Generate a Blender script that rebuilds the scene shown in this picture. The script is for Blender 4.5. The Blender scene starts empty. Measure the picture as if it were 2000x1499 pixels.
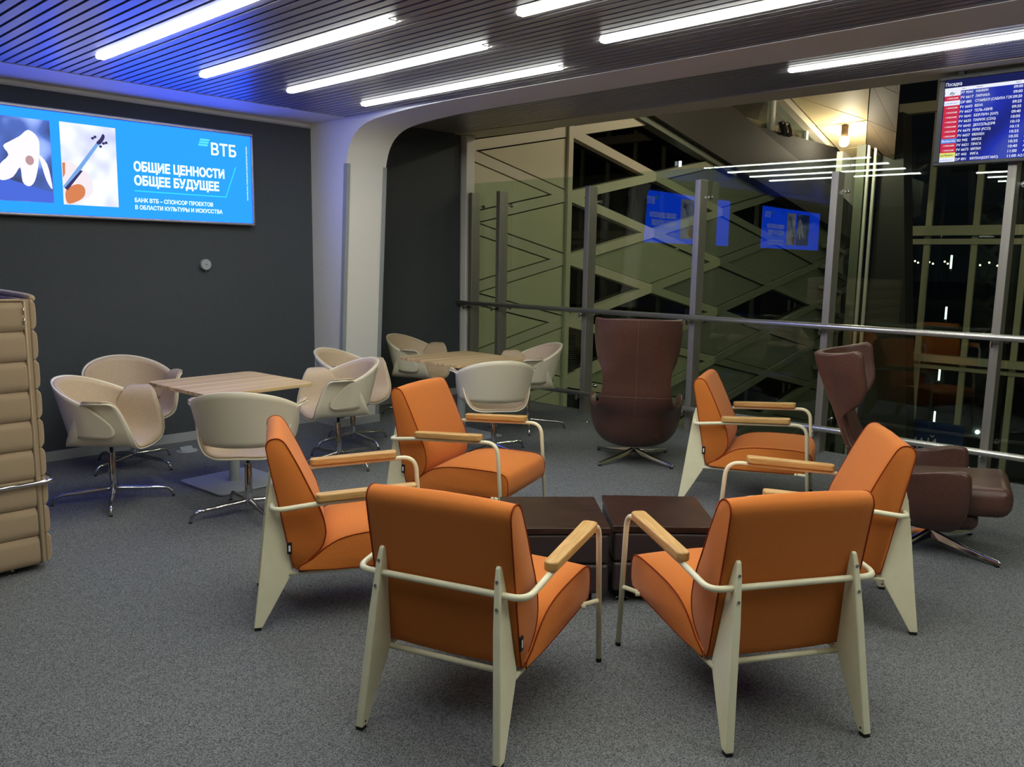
import bpy, bmesh, math, random
from mathutils import Vector, Matrix
random.seed(7)
sc = bpy.context.scene
C = sc.collection
R = math.radians
PI = math.pi

# ------------------------------------------------------------------ camera
cam_d = bpy.data.cameras.new('camera'); cam = bpy.data.objects.new('camera', cam_d); C.objects.link(cam)
cam_d.sensor_fit = 'HORIZONTAL'; cam_d.sensor_width = 36.0; cam_d.lens = 1620.5/2000*36.0
cam_d.clip_start = 0.05; cam_d.clip_end = 600
_r = Vector((0.6873, -0.7262, 0.0157)).normalized(); _w = Vector((0.7199, 0.6781, -0.1477)).normalized()
_u = _r.cross(_w).normalized(); _r = _w.cross(_u).normalized()
cam.matrix_world = Matrix(((_r.x, _u.x, -_w.x, 0), (_r.y, _u.y, -_w.y, 0), (_r.z, _u.z, -_w.z, 1.597), (0, 0, 0, 1)))
sc.camera = cam
# ------------------------------------------------------------------ world, exposure
wd = bpy.data.worlds.new('night'); sc.world = wd; wd.use_nodes = True
wd.node_tree.nodes['Background'].inputs[0].default_value = (0.10, 0.11, 0.13, 1)
wd.node_tree.nodes['Background'].inputs[1].default_value = 0.03
sc.view_settings.view_transform = 'Standard'; sc.view_settings.look = 'None'
sc.view_settings.gamma = 1.0; sc.view_settings.use_curve_mapping = False
sc.view_settings.exposure = 0.0
STRIP = 33.0        # ceiling strip emission
SCREEN = 1.0        # lightbox emission scale

# ------------------------------------------------------------------ materials
def lin(c):
    return tuple(((x/255)/12.92 if x/255 <= .04045 else (((x/255)+.055)/1.055)**2.4) for x in c)
M = {}
def mat(name, rgb, rough=.5, metal=0.0, spec=.5, noise=0, nscale=200, bump=0, rgb2=None, coat=0, sheen=0, mapping=(1,1,1), detail=3, bscale=None):
    m = bpy.data.materials.new(name); m.use_nodes = True
    nt = m.node_tree; b = nt.nodes['Principled BSDF']
    c = lin(rgb)
    b.inputs['Base Color'].default_value = (*c, 1)
    b.inputs['Roughness'].default_value = rough; b.inputs['Metallic'].default_value = metal
    b.inputs['Specular IOR Level'].default_value = spec
    if coat: b.inputs['Coat Weight'].default_value = coat; b.inputs['Coat Roughness'].default_value = .1
    if sheen: b.inputs['Sheen Weight'].default_value = sheen; b.inputs['Sheen Roughness'].default_value = .5
    if noise or bump or rgb2:
        tc = nt.nodes.new('ShaderNodeTexCoord'); mp = nt.nodes.new('ShaderNodeMapping')
        mp.inputs['Scale'].default_value = mapping
        nt.links.new(tc.outputs['Object'], mp.inputs[0])
        n = nt.nodes.new('ShaderNodeTexNoise'); n.inputs['Scale'].default_value = nscale; n.inputs['Detail'].default_value = detail
        nt.links.new(mp.outputs[0], n.inputs[0])
        cr = nt.nodes.new('ShaderNodeValToRGB')
        c2 = lin(rgb2) if rgb2 else tuple(x*(1-noise) for x in c)
        cr.color_ramp.elements[0].position = .35; cr.color_ramp.elements[1].position = .65
        cr.color_ramp.elements[0].color = (*c2, 1); cr.color_ramp.elements[1].color = (*c, 1)
        nt.links.new(n.outputs[0], cr.inputs[0]); nt.links.new(cr.outputs[0], b.inputs['Base Color'])
        if bump:
            bp = nt.nodes.new('ShaderNodeBump'); bp.inputs['Strength'].default_value = bump; bp.inputs['Distance'].default_value = .004
            src = n
            if bscale:
                src = nt.nodes.new('ShaderNodeTexNoise'); src.inputs['Scale'].default_value = bscale; src.inputs['Detail'].default_value = 2
                nt.links.new(tc.outputs['Object'], src.inputs[0])
            nt.links.new(src.outputs[0], bp.inputs['Height']); nt.links.new(bp.outputs[0], b.inputs['Normal'])
    M[name] = m
    return m
def emit(name, rgb, s=1.0):
    m = bpy.data.materials.new(name); m.use_nodes = True; nt = m.node_tree
    nt.nodes.remove(nt.nodes['Principled BSDF'])
    e = nt.nodes.new('ShaderNodeEmission'); e.inputs[0].default_value = (*rgb, 1); e.inputs[1].default_value = s
    nt.links.new(e.outputs[0], nt.nodes['Material Output'].inputs[0]); M[name] = m
    return m
def emit_grad(name, stops, scale, axis='noise'):
    """printed picture: emission with procedural noise colours"""
    m = bpy.data.materials.new(name); m.use_nodes = True; nt = m.node_tree
    nt.nodes.remove(nt.nodes['Principled BSDF'])
    e = nt.nodes.new('ShaderNodeEmission'); tc = nt.nodes.new('ShaderNodeTexCoord')
    n = nt.nodes.new('ShaderNodeTexNoise'); n.inputs['Scale'].default_value = scale; n.inputs['Detail'].default_value = 1
    nt.links.new(tc.outputs['Object'], n.inputs[0])
    cr = nt.nodes.new('ShaderNodeValToRGB')
    els = cr.color_ramp.elements
    els[0].position = stops[0][0]; els[0].color = (*stops[0][1], 1); els[1].position = stops[-1][0]; els[1].color = (*stops[-1][1], 1)
    for p, c in stops[1:-1]:
        x = els.new(p); x.color = (*c, 1)
    nt.links.new(n.outputs[0], cr.inputs[0]); nt.links.new(cr.outputs[0], e.inputs[0])
    nt.links.new(e.outputs[0], nt.nodes['Material Output'].inputs[0]); M[name] = m
def glass(name, tint, f0=.05, rough=0.0):
    m = bpy.data.materials.new(name); m.use_nodes = True; nt = m.node_tree
    nt.nodes.remove(nt.nodes['Principled BSDF'])
    tr = nt.nodes.new('ShaderNodeBsdfTransparent'); tr.inputs[0].default_value = (*tint, 1)
    gl = nt.nodes.new('ShaderNodeBsdfGlossy'); gl.inputs['Roughness'].default_value = rough
    lw = nt.nodes.new('ShaderNodeLayerWeight'); lw.inputs[0].default_value = .5
    p = nt.nodes.new('ShaderNodeMath'); p.operation = 'POWER'; p.inputs[1].default_value = 5
    a = nt.nodes.new('ShaderNodeMath'); a.operation = 'MULTIPLY_ADD'; a.inputs[1].default_value = 1-f0; a.inputs[2].default_value = f0
    nt.links.new(lw.outputs['Facing'], p.inputs[0]); nt.links.new(p.outputs[0], a.inputs[0])
    mx = nt.nodes.new('ShaderNodeMixShader')
    nt.links.new(a.outputs[0], mx.inputs[0]); nt.links.new(tr.outputs[0], mx.inputs[1]); nt.links.new(gl.outputs[0], mx.inputs[2])
    nt.links.new(mx.outputs[0], nt.nodes['Material Output'].inputs[0]); M[name] = m
def wood(name, c1, c2, scale=6, stretch=(1, 12, 12), rough=.4, dist=4, spec=.5):
    m = mat(name, c1, rough, spec=spec); nt = m.node_tree; b = nt.nodes['Principled BSDF']
    tc = nt.nodes.new('ShaderNodeTexCoord'); mp = nt.nodes.new('ShaderNodeMapping'); mp.inputs['Scale'].default_value = stretch
    n = nt.nodes.new('ShaderNodeTexNoise'); n.inputs['Scale'].default_value = scale; n.inputs['Detail'].default_value = 5; n.inputs['Distortion'].default_value = dist*.1
    cr = nt.nodes.new('ShaderNodeValToRGB'); cr.color_ramp.elements[0].position = .3; cr.color_ramp.elements[1].position = .7
    cr.color_ramp.elements[0].color = (*lin(c2), 1); cr.color_ramp.elements[1].color = (*lin(c1), 1)
    nt.links.new(tc.outputs['Object'], mp.inputs[0]); nt.links.new(mp.outputs[0], n.inputs[0]); nt.links.new(n.outputs[0], cr.inputs[0]); nt.links.new(cr.outputs[0], b.inputs['Base Color'])

mat('carpet', (136, 138, 138), .95, spec=.1, rgb2=(64, 68, 69), nscale=230, bump=.6, detail=4)
mat('dark_cloth', (78, 82, 85), .85, spec=.2, rgb2=(67, 71, 74), nscale=60, mapping=(1, 1, 14), bump=.05)
mat('white_paint', (222, 220, 214), .55)
mat('cream_paint', (205, 198, 176), .5)
mat('panel_cream', (206, 200, 172), .55)
mat('grey_panel', (112, 118, 104), .5)
mat('green_panel', (158, 162, 136), .55)
mat('soffit_unlit', (84, 72, 54), .7)  # dark brown puts the shade of the unlit atrium ceiling into the colour
mat('black_void', (10, 10, 11), .8)
mat('slat_paint', (165, 163, 167), .36, metal=.45, spec=.6)
mat('slat_paint2', (165, 163, 167), .36, metal=.45, spec=.6)
mat('baseboard_grey', (168, 172, 172), .4)
mat('guard_grey', (150, 156, 158), .35)
mat('steel', (154, 150, 142), .42, metal=.65, noise=.12, nscale=30, mapping=(1, 1, .05))
mat('chrome', (205, 205, 205), .07, metal=1)
mat('steel_pol', (205, 204, 200), .26, metal=.8)
mat('orange_fabric', (204, 120, 52), .85, spec=.15, sheen=.1, rgb2=(194, 110, 45), nscale=350, bump=.06)
mat('piping_red', (134, 50, 20), .8, spec=.1)
mat('frame_cream', (236, 232, 198), .32, rgb2=(230, 226, 190), nscale=12)
wood('oak', (210, 170, 106), (180, 136, 76), 7, (14, 1.2, 14), .42)
wood('wenge', (66, 42, 34), (34, 21, 17), 5, (1.5, 12, 12), .28)
wood('laminate', (224, 198, 150), (172, 138, 92), 1.0, (.5, 26, 1), .4, dist=0)
mat('leather_dark', (58, 48, 48), .38, spec=.5, rgb2=(50, 41, 41), nscale=90, bump=.05)
mat('leather_brown', (84, 56, 46), .36, spec=.5, rgb2=(74, 48, 40), nscale=90, bump=.05)
mat('leather_seam', (122, 92, 76), .5)
mat('leather_edge', (150, 122, 92), .5)
mat('shell_cream', (222, 214, 188), .38)
mat('pad_taupe', (190, 168, 140), .5, rgb2=(184, 162, 134), nscale=60)
mat('rubber', (20, 20, 20), .7)
mat('tag_black', (14, 14, 14), .6)
mat('sofa_fabric', (176, 154, 124), .9, spec=.15, sheen=.2, rgb2=(166, 144, 114), nscale=300, bump=.05)
mat('plate_grey', (160, 166, 174), .45, spec=.4)
mat('plastic_grey', (160, 168, 166), .5)
mat('plastic_dark', (22, 24, 26), .4)
mat('bezel', (34, 36, 40), .35)
mat('frame_alu', (165, 165, 172), .35, metal=.6)
mat('dark_beam', (44, 43, 39), .6)
mat('night_ground', (40, 42, 46), .8, rgb2=(24, 26, 30), nscale=.2)
mat('sign_blue', (24, 52, 120), .4)
mat('gold_panel', (226, 208, 160), .6)
mat('window_dark', (10, 14, 15), .12, spec=.6)
mat('louvre', (66, 70, 70), .5)
mat('white_letter', (235, 235, 235), .5)
mat('truck_grey', (120, 122, 126), .5)
emit('strip_light', (.985, 1.0, .925), STRIP)
emit('lamp_warm', (1.0, .88, .64), 220)
emit('downlight', (1.0, .92, .78), 16)
emit('streak_white', (.92, .97, 1.0), 3)
emit('star_lamp', (1.0, .72, .4), 10)
emit('led_green', (.1, 1.0, .45), 3)
emit('led_red', (1.0, .1, .1), 3)
emit('head_white', (1, 1, 1), 6)
S_ = SCREEN
emit('ad_blue', (.030*S_, .40*S_, 6.0*S_), 1)
emit('ad_white', (1.1*S_, 1.4*S_, 3.2*S_), 1)
emit('ad_teal', (.05*S_, .78*S_, 1.0*S_), 1)
emit('ad_teal2', (.12*S_, .85*S_, 1.1*S_), 1)
emit_grad('ad_photo_dark', [(.3, (.05, .06, .12)), (.55, (.10, .18, .6)), (.72, (.5, .7, 1.4))], 4)
emit_grad('ad_photo_light', [(.3, (.62, .66, .95)), (.55, (1.0, 1.05, 1.5))], 5)
emit('ad_slipper', (1.0, .98, 1.25), 1)
emit('ad_cloth', (.08, .16, .75), 1)
emit('ad_pink', (.55, .33, .34), 1)
emit('ad_violin', (.72, .24, .10), 1)
emit('ad_violin_pale', (.95, .86, .92), 1)
emit('ad_neck', (.20, .42, .85), 1)
emit('ad_ink', (.05, .04, .14), 1)
emit_grad('tv_blue', [(.25, (.012, .016, .10)), (.55, (.02, .035, .42)), (.75, (.06, .09, .42))], 3.0)
emit('tv_dark', (.012, .016, .09), 1)
emit('tv_white', (.85, .88, 1.0), 1)
emit('tv_red', (.62, .03, .06), 1)
emit('tv_yellow', (.75, .78, .18), 1)
emit('tv_lblue', (.12, .26, .75), 1)
emit('tv_ink', (.02, .03, .05), 1)
glass('rail_glass', (.83, .915, .845), .038)
glass('facade_glass', (.80, .86, .82), .03)
glass('window_glass', (.10, .13, .13), .06)

# ------------------------------------------------------------------ helpers
def link(o, parent=None, mx=None):
    C.objects.link(o)
    if parent: o.parent = parent
    return o
def mobj(name, verts, faces, m, parent=None, smooth=False, loc=None, rot=None):
    me = bpy.data.meshes.new(name); me.from_pydata([tuple(v) for v in verts], [], faces)
    bm = bmesh.new(); bm.from_mesh(me); bmesh.ops.recalc_face_normals(bm, faces=bm.faces); bm.to_mesh(me); bm.free()
    if smooth:
        me.polygons.foreach_set('use_smooth', [True]*len(me.polygons))
    o = bpy.data.objects.new(name, me)
    if m: me.materials.append(M[m])
    if loc: o.location = loc
    if rot: o.rotation_euler = rot
    return link(o, parent)
def bmobj(name, bm, m, parent=None, smooth=False):
    me = bpy.data.meshes.new(name); bmesh.ops.recalc_face_normals(bm, faces=bm.faces); bm.to_mesh(me); bm.free()
    if smooth: me.polygons.foreach_set('use_smooth', [True]*len(me.polygons))
    o = bpy.data.objects.new(name, me); me.materials.append(M[m])
    return link(o, parent)
def bevel(o, w, seg=2, ang=40):
    md = o.modifiers.new('bevel', 'BEVEL'); md.width = w; md.segments = seg; md.limit_method = 'ANGLE'; md.angle_limit = R(ang)
    o.data.polygons.foreach_set('use_smooth', [True]*len(o.data.polygons))
    try:
        wn = o.modifiers.new('wn', 'WEIGHTED_NORMAL'); wn.keep_sharp = True
    except Exception: pass
    return o
BF = [(0, 1, 2, 3), (4, 7, 6, 5), (0, 4, 5, 1), (1, 5, 6, 2), (2, 6, 7, 3), (3, 7, 4, 0)]
def box(name, lo, hi, m, parent=None, bev=0, seg=2):
    (a, b, c), (d, e, f) = lo, hi
    cx, cy, cz = (a+d)/2, (b+e)/2, (c+f)/2
    hx, hy, hz = (d-a)/2, (e-b)/2, (f-c)/2
    v = [(-hx, -hy, -hz), (hx, -hy, -hz), (hx, hy, -hz), (-hx, hy, -hz), (-hx, -hy, hz), (hx, -hy, hz), (hx, hy, hz), (-hx, hy, hz)]
    o = mobj(name, v, BF, m, parent); o.location = (cx, cy, cz)
    if bev: bevel(o, bev, seg)
    return o
def prism(name, prof, axis, a, b, m, parent=None, bev=0, seg=2, smooth=False):
    """prof: 2D polygon; axis 'x': prof=(y,z) extruded x a..b ; 'y': prof=(x,z) ; 'z': prof=(x,y)"""
    n = len(prof)
    def P(p, t):
        return {'x': (t, p[0], p[1]), 'y': (p[0], t, p[1]), 'z': (p[0], p[1], t)}[axis]
    v = [P(p, a) for p in prof]+[P(p, b) for p in prof]
    f = [tuple(range(n)), tuple(range(2*n-1, n-1, -1))]+[(i, (i+1) % n, n+(i+1) % n, n+i) for i in range(n)]
    o = mobj(name, v, f, m, parent, smooth)
    if bev: bevel(o, bev, seg)
    return o
def rrect(w, h, r, n=5, cx=0, cy=0):
    out = []
    for (sx, sy, a0) in ((1, 1, 0), (-1, 1, 90), (-1, -1, 180), (1, -1, 270)):
        for i in range(n+1):
            a = R(a0+90*i/n); out.append((cx+sx*(w/2-r)+r*math.cos(a), cy+sy*(h/2-r)+r*math.sin(a)))
    return out
def fillet(pts, rad, n=6):
    pts = [Vector(p) for p in pts]; out = [pts[0]]
    rads = rad if isinstance(rad, (list, tuple)) else [rad]*(len(pts)-2)
    for i in range(1, len(pts)-1):
        p0, p, p1 = pts[i-1], pts[i], pts[i+1]; r = rads[i-1]
        d0 = (p0-p).normalized(); d1 = (p1-p).normalized(); ang = d0.angle(d1)
        t = min(r/math.tan(ang/2), (p0-p).length*.49, (p1-p).length*.49)
        a = p+d0*t; b = p+d1*t
        for k in range(n+1):
            s = k/n; out.append((1-s)**2*a+2*s*(1-s)*p+s*s*b)
    out.append(pts[-1]); return out
def tube_geo(path, rad, n=10, closed=False, cap=True):
    path = [Vector(p) for p in path]; N = len(path); V = []; F = []
    rr = rad if isinstance(rad, (list, tuple)) else [rad]*N
    up = None
    for i, p in enumerate(path):
        if closed: t = (path[(i+1) % N]-path[i-1]).normalized()
        else: t = (path[min(i+1, N-1)]-path[max(i-1, 0)]).normalized()
        if up is None:
            up = Vector((0, 0, 1)) if abs(t.z) < .9 else Vector((1, 0, 0))
        up = (up-t*up.dot(t)).normalized(); s = t.cross(up)
        for k in range(n):
            a = 2*PI*k/n; V.append(p+(up*math.cos(a)+s*math.sin(a))*rr[i])
    for i in range(N if closed else N-1):
        j = (i+1) % N
        for k in range(n):
            F.append((i*n+k, i*n+(k+1) % n, j*n+(k+1) % n, j*n+k))
    if cap and not closed:
        F.append(tuple(range(n))); F.append(tuple((N-1)*n+k for k in range(n-1, -1, -1)))
    return V, F
def tube(name, path, rad, m, parent=None, n=10, closed=False):
    V, F = tube_geo(path, rad, n, closed); o = mobj(name, V, F, m, parent, True)
    return o
def lathe(name, prof, m, parent=None, n=24, loc=None, rot=None):
    V = []; F = []
    for (r, z) in prof:
        for k in range(n):
            a = 2*PI*k/n; V.append((r*math.cos(a), r*math.sin(a), z))
    for i in range(len(prof)-1):
        for k in range(n): F.append((i*n+k, i*n+(k+1) % n, (i+1)*n+(k+1) % n, (i+1)*n+k))
    F.append(tuple(range(n-1, -1, -1))); F.append(tuple((len(prof)-1)*n+k for k in range(n)))
    o = mobj(name, V, F, m, parent, True, loc, rot)
    md = o.modifiers.new('es', 'EDGE_SPLIT'); md.split_angle = R(35)
    return o
def grid(name, fn, nu, nv, m, parent=None, thick=0, off=0, sub=0):
    V = [fn(i/(nu-1), j/(nv-1)) for j in range(nv) for i in range(nu)]
    F = [(j*nu+i, j*nu+i+1, (j+1)*nu+i+1, (j+1)*nu+i) for j in range(nv-1) for i in range(nu-1)]
    me = bpy.data.meshes.new(name); me.from_pydata([tuple(v) for v in V], [], F)
    me.polygons.foreach_set('use_smooth', [True]*len(F))
    o = bpy.data.objects.new(name, me); me.materials.append(M[m]); link(o, parent)
    if thick:
        s = o.modifiers.new('solid', 'SOLIDIFY'); s.thickness = thick; s.offset = off; s.use_even_offset = True
    if sub:
        s = o.modifiers.new('sub', 'SUBSURF'); s.levels = sub; s.render_levels = sub
    return o
def empty(name, loc=(0, 0, 0), rz=0):
    o = bpy.data.objects.new(name, None); o.location = loc; o.rotation_euler = (0, 0, rz); o.empty_display_size = .1
    return link(o)
def tag(o, label, cat, group=None):
    o['label'] = label; o['category'] = cat
    if group: o['group'] = group
    return o
def struct(o):
    o['kind'] = 'structure'; return o
def copy_tree(o, parent=None):
    c = o.copy(); C.objects.link(c)
    if parent: c.parent = parent
    for ch in list(o.children): copy_tree(ch, c)
    return c
def interp(tab, t):
    """smooth interpolation of table [(t, v...)]"""
    if t <= tab[0][0]: return tab[0][1:]
    for a, b in zip(tab, tab[1:]):
        if t <= b[0]:
            s = (t-a[0])/(b[0]-a[0])
            return tuple(x+(y-x)*s for x, y in zip(a[1:], b[1:]))
    return tab[-1][1:]
def crv(pts, n=8, closed=False):
    """catmull-rom through 2D/3D points"""
    pts = [Vector(p) for p in pts]; N = len(pts); out = []
    rng = range(N) if closed else range(N-1)
    for i in rng:
        if closed: p0, p1, p2, p3 = pts[i-1], pts[i], pts[(i+1) % N], pts[(i+2) % N]
        else: p0, p1, p2, p3 = pts[max(i-1, 0)], pts[i], pts[i+1], pts[min(i+2, N-1)]
        for k in range(n):
            t = k/n
            out.append(.5*((2*p1)+(-p0+p2)*t+(2*p0-5*p1+4*p2-p3)*t*t+(-p0+3*p1-3*p2+p3)*t**3))
    if not closed: out.append(pts[-1])
    return out
def text(name, body, size, m, parent, mx, width=None, offset=0.0, extrude=.0006, spacing=1.0, line=1.0, shear=0):
    cu = bpy.data.curves.new('t', 'FONT'); cu.body = body; cu.size = size; cu.extrude = extrude; cu.offset = offset*size
    cu.space_character = spacing; cu.space_line = line; cu.resolution_u = 3; cu.shear = shear
    o = bpy.data.objects.new('t', cu); C.objects.link(o)
    bpy.context.view_layer.update()
    dg = bpy.context.evaluated_depsgraph_get()
    me = bpy.data.meshes.new_from_object(o.evaluated_get(dg)); bpy.data.objects.remove(o); bpy.data.curves.remove(cu)
    if width and len(me.vertices):
        xs = [v.co.x for v in me.vertices]; k = width/(max(xs)-min(xs)); x0 = min(xs)
        for v in me.vertices: v.co.x = (v.co.x-x0)*k
    for v in me.vertices: v.co = mx @ v.co
    me.materials.clear(); me.materials.append(M[m]); me.name = name
    o = bpy.data.objects.new(name, me); return link(o, parent)

# ================================================================== SETTING
YW, ZC, PX0, PX1 = 6.876, 2.812, 4.505, 4.95
Y2, Z2 = 7.2, 3.0
XL, YB = -4.5, -4.0
def S(o): return struct(o)
S(box('floor', (XL, YB, -.30), (6.98, Y2, 0), 'carpet'))
S(box('wall_back', (XL, YW, 0), (PX0, Y2+.1, 2.787), 'dark_cloth'))
S(box('wall_niche', (PX1, Y2, 0), (6.72, Y2+.15, 3.05), 'dark_cloth'))
S(box('wall_left', (XL-.15, YB, 0), (XL, Y2, 3.2), 'dark_cloth'))
S(box('wall_front', (XL, YB-.15, 0), (6.98, YB, 3.2), 'dark_cloth'))
S(box('baseboard_back', (XL, YW-.02, 0), (PX0, YW, .075), 'baseboard_grey'))
S(box('baseboard_niche', (PX1, Y2-.02, 0), (6.72, Y2, .075), 'baseboard_grey'))
# white soffit between dark wall and slats
S(prism('trim_1', [(6.29, ZC), (YW, ZC), (YW, 2.787), (Y2, 2.787), (Y2, 3.1), (6.29, 3.1)], 'x', XL, PX0, 'white_paint'))
S(box('trim_6', (XL, YW-.012, 2.774), (PX0, YW, 2.787), 'baseboard_grey'))
# arch: leaning pillar flowing into the ceiling beam
cv = crv([(6.33, 2.30), (6.318, 2.43), (6.255, 2.594), (6.13, 2.705), (5.913, 2.765), (5.436, 2.800), (4.9, 2.812)], 6)
prof = [(Y2, 0), (6.47, 0)]+[(p.x, p.y) for p in cv]+[(YB, ZC), (YB, 3.15), (Y2, 3.15)]
nP = len(prof)
pv = [(x, y, z) for x in (PX0, PX1) for y, z in prof]
pf = [(i, i+1, nP+i+1, nP+i) for i in range(nP-1)]+[(nP-1, 0, nP, 2*nP-1)]
bm = bmesh.new(); vs = [bm.verts.new(v) for v in pv]
for f in pf: bm.faces.new([vs[i] for i in f])
for base in (0, nP):
    f = bm.faces.new([vs[base+i] for i in range(nP)])
bmesh.ops.triangulate(bm, faces=[f for f in bm.faces if len(f.verts) > 4])
arch = S(bmobj('trim_2', bm, 'white_paint'))
box('plinth', (PX0-.012, 6.455, 0), (PX1+.012, Y2-.03, .075), 'baseboard_grey', arch)
def guard(x, sx, y0):
    # L-shaped corner guard following the lean of the pillar
    w = .042
    a = mobj('corner_guard', [(x-.004*sx, 6.465, .08), (x-.004*sx+w*sx, 6.465, .08), (x-.004*sx+w*sx, 6.313, 2.425), (x-.004*sx, 6.313, 2.425),
                              (x-.004*sx, 6.459, .08), (x-.004*sx+w*sx, 6.459, .08), (x-.004*sx+w*sx, 6.307, 2.425), (x-.004*sx, 6.307, 2.425)], BF, 'guard_grey', arch)
    b = mobj('corner_guard', [(x-.005*sx, 6.459, .08), (x, 6.459, .08), (x, 6.307, 2.425), (x-.005*sx, 6.307, 2.425),
                              (x-.005*sx, 6.459+w, .08), (x, 6.459+w, .08), (x, 6.307+w, 2.425), (x-.005*sx, 6.307+w, 2.425)], BF, 'guard_grey', arch)
guard(PX0, 1, 0); guard(PX1, -1, 0)
# ceilings
ceil = S(box('ceiling', (XL, YB, 2.92), (PX0, 6.30, 3.0), 'black_void'))
ceil2 = S(box('ceiling_niche', (PX1, YB, 3.10), (6.62, Y2+.1, 3.2), 'black_void'))
PITCH = .0677; SW = .050
STX1 = [4.206-.677*k for k in range(0, 4)]      # first row of strips
STX2 = [3.868-.677*k for k in range(0, 6)]      # staggered row
ROW1 = [(3.57, 5.66), (-1.95, .15)]; ROW2 = [(.85, 3.0)]  # the span behind the camera holds unseen strips added for fill light
slat_cache = {}
def slat(x, y0, y1, z, par, m):
    key = (round(y1-y0, 3), m)
    if key not in slat_cache:
        o = box('slat', (-SW/2, -(y1-y0)/2, 0), (SW/2, (y1-y0)/2, .030), m); me = o.data
        bpy.data.objects.remove(o); slat_cache[key] = me
    o = bpy.data.objects.new('slat', slat_cache[key]); o.location = (x, (y0+y1)/2, z+.015)
    C.objects.link(o); o.parent = par; o.matrix_parent_inverse = par.matrix_world.inverted()
bpy.context.view_layer.update()
strips = []
n = 0; x = 4.206+4*PITCH
while x > XL+.05:
    i1 = [k for k, s in enumerate(STX1) if abs(s-x) < PITCH*.3]; i2 = [k for k, s in enumerate(STX2) if abs(s-x) < PITCH*.6 and not i1]
    gaps = ROW1 if i1 else (ROW2 if (i2 and abs(STX2[i2[0]]-x) <= PITCH*.51) else [])
    y = 6.275
    for (a, b) in sorted(gaps, reverse=True):
        if y-b > .05: slat(x, b, y, ZC+.003, ceil, 'slat_paint')
        strips.append((x, a, b, ZC)); y = a
    slat(x, YB+.02, y, ZC+.003, ceil, 'slat_paint')
    x -= PITCH
xs2 = [PX1+.045+PITCH*k for k in range(24)]
xs2 = [q for q in xs2 if q < 6.60]
kF = min(range(len(xs2)), key=lambda i: abs(xs2[i]-6.04))
for i, x in enumerate(xs2):
    y = Y2-.01
    if i == kF:
        for (a, b) in ((.80, 2.92),):
            slat(x, b, y, Z2+.003, ceil2, 'slat_paint2'); strips.append((x, a, b, Z2)); y = a
    slat(x, YB+.02, y, Z2+.003, ceil2, 'slat_paint2')
# edge band over the railing, portal column
S(box('trim_3', (6.615, YB, Z2), (6.99, Y2+.15, Z2+.5), 'cream_paint'))
S(box('trim_4', (6.745, 7.125, 0), (6.88, 7.29, Z2), 'white_paint', bev=.01))
S(box('trim_5', (6.98, YB, -.32), (7.06, 7.25, -.02), 'steel'))

# ------------------------------------------------------------------ light strips
VIS = {0: 'row'}
def strip_label(x, a, b, z):
    if z > 2.9: return ('white light strip over the railing, beside the flight board' if b > 1 else 'white light strip over the railing, behind the camera')
    if a > 3 and x > 2.0:
        i = round((4.206-x)/.677)
        return ['long white ceiling light strip nearest the white arch beam', 'white ceiling light strip, second from the white arch beam', 'white ceiling light strip, third from the white arch beam', 'white ceiling light strip at top left above the blue screen'][min(i, 3)]
    if a > .5 and x > 3.6: return 'white ceiling light strip at top centre right, close to the arch beam'
    if a > .5 and x > 3.0: return 'short visible end of white ceiling light strip at top centre edge'
    return 'unseen white ceiling light strip outside the picture'
for (x, a, b, z) in strips:
    e = empty('light_strip', (x, (a+b)/2, z-.002))
    lab = strip_label(x, a, b, z)
    tag(e, lab, 'ceiling light', 'light strips set into the slatted ceiling')
    L = (b-a)-.004
    pr = [(-.029, .012), (-.027, 0), (.027, 0), (.029, .012), (.029, .05), (-.029, .05)]
    prism('housing', [(-.030, .014), (.030, .014), (.030, .06), (-.030, .06)], 'y', -L/2, L/2, 'white_paint', e)
    prism('diffuser', [(-.020, -.008), (.020, -.008), (.025, -.002), (.027, .012), (-.027, .012), (-.025, -.002)], 'y', -L/2+.01, L/2-.01, 'strip_light', e)
    box('end_cap', (-.029, -L/2-.001, .002), (.029, -L/2+.009, .03), 'plastic_grey', e)
    box('end_cap', (-.029, L/2-.009, .002), (.029, L/2+.001, .03), 'plastic_grey', e)

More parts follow.
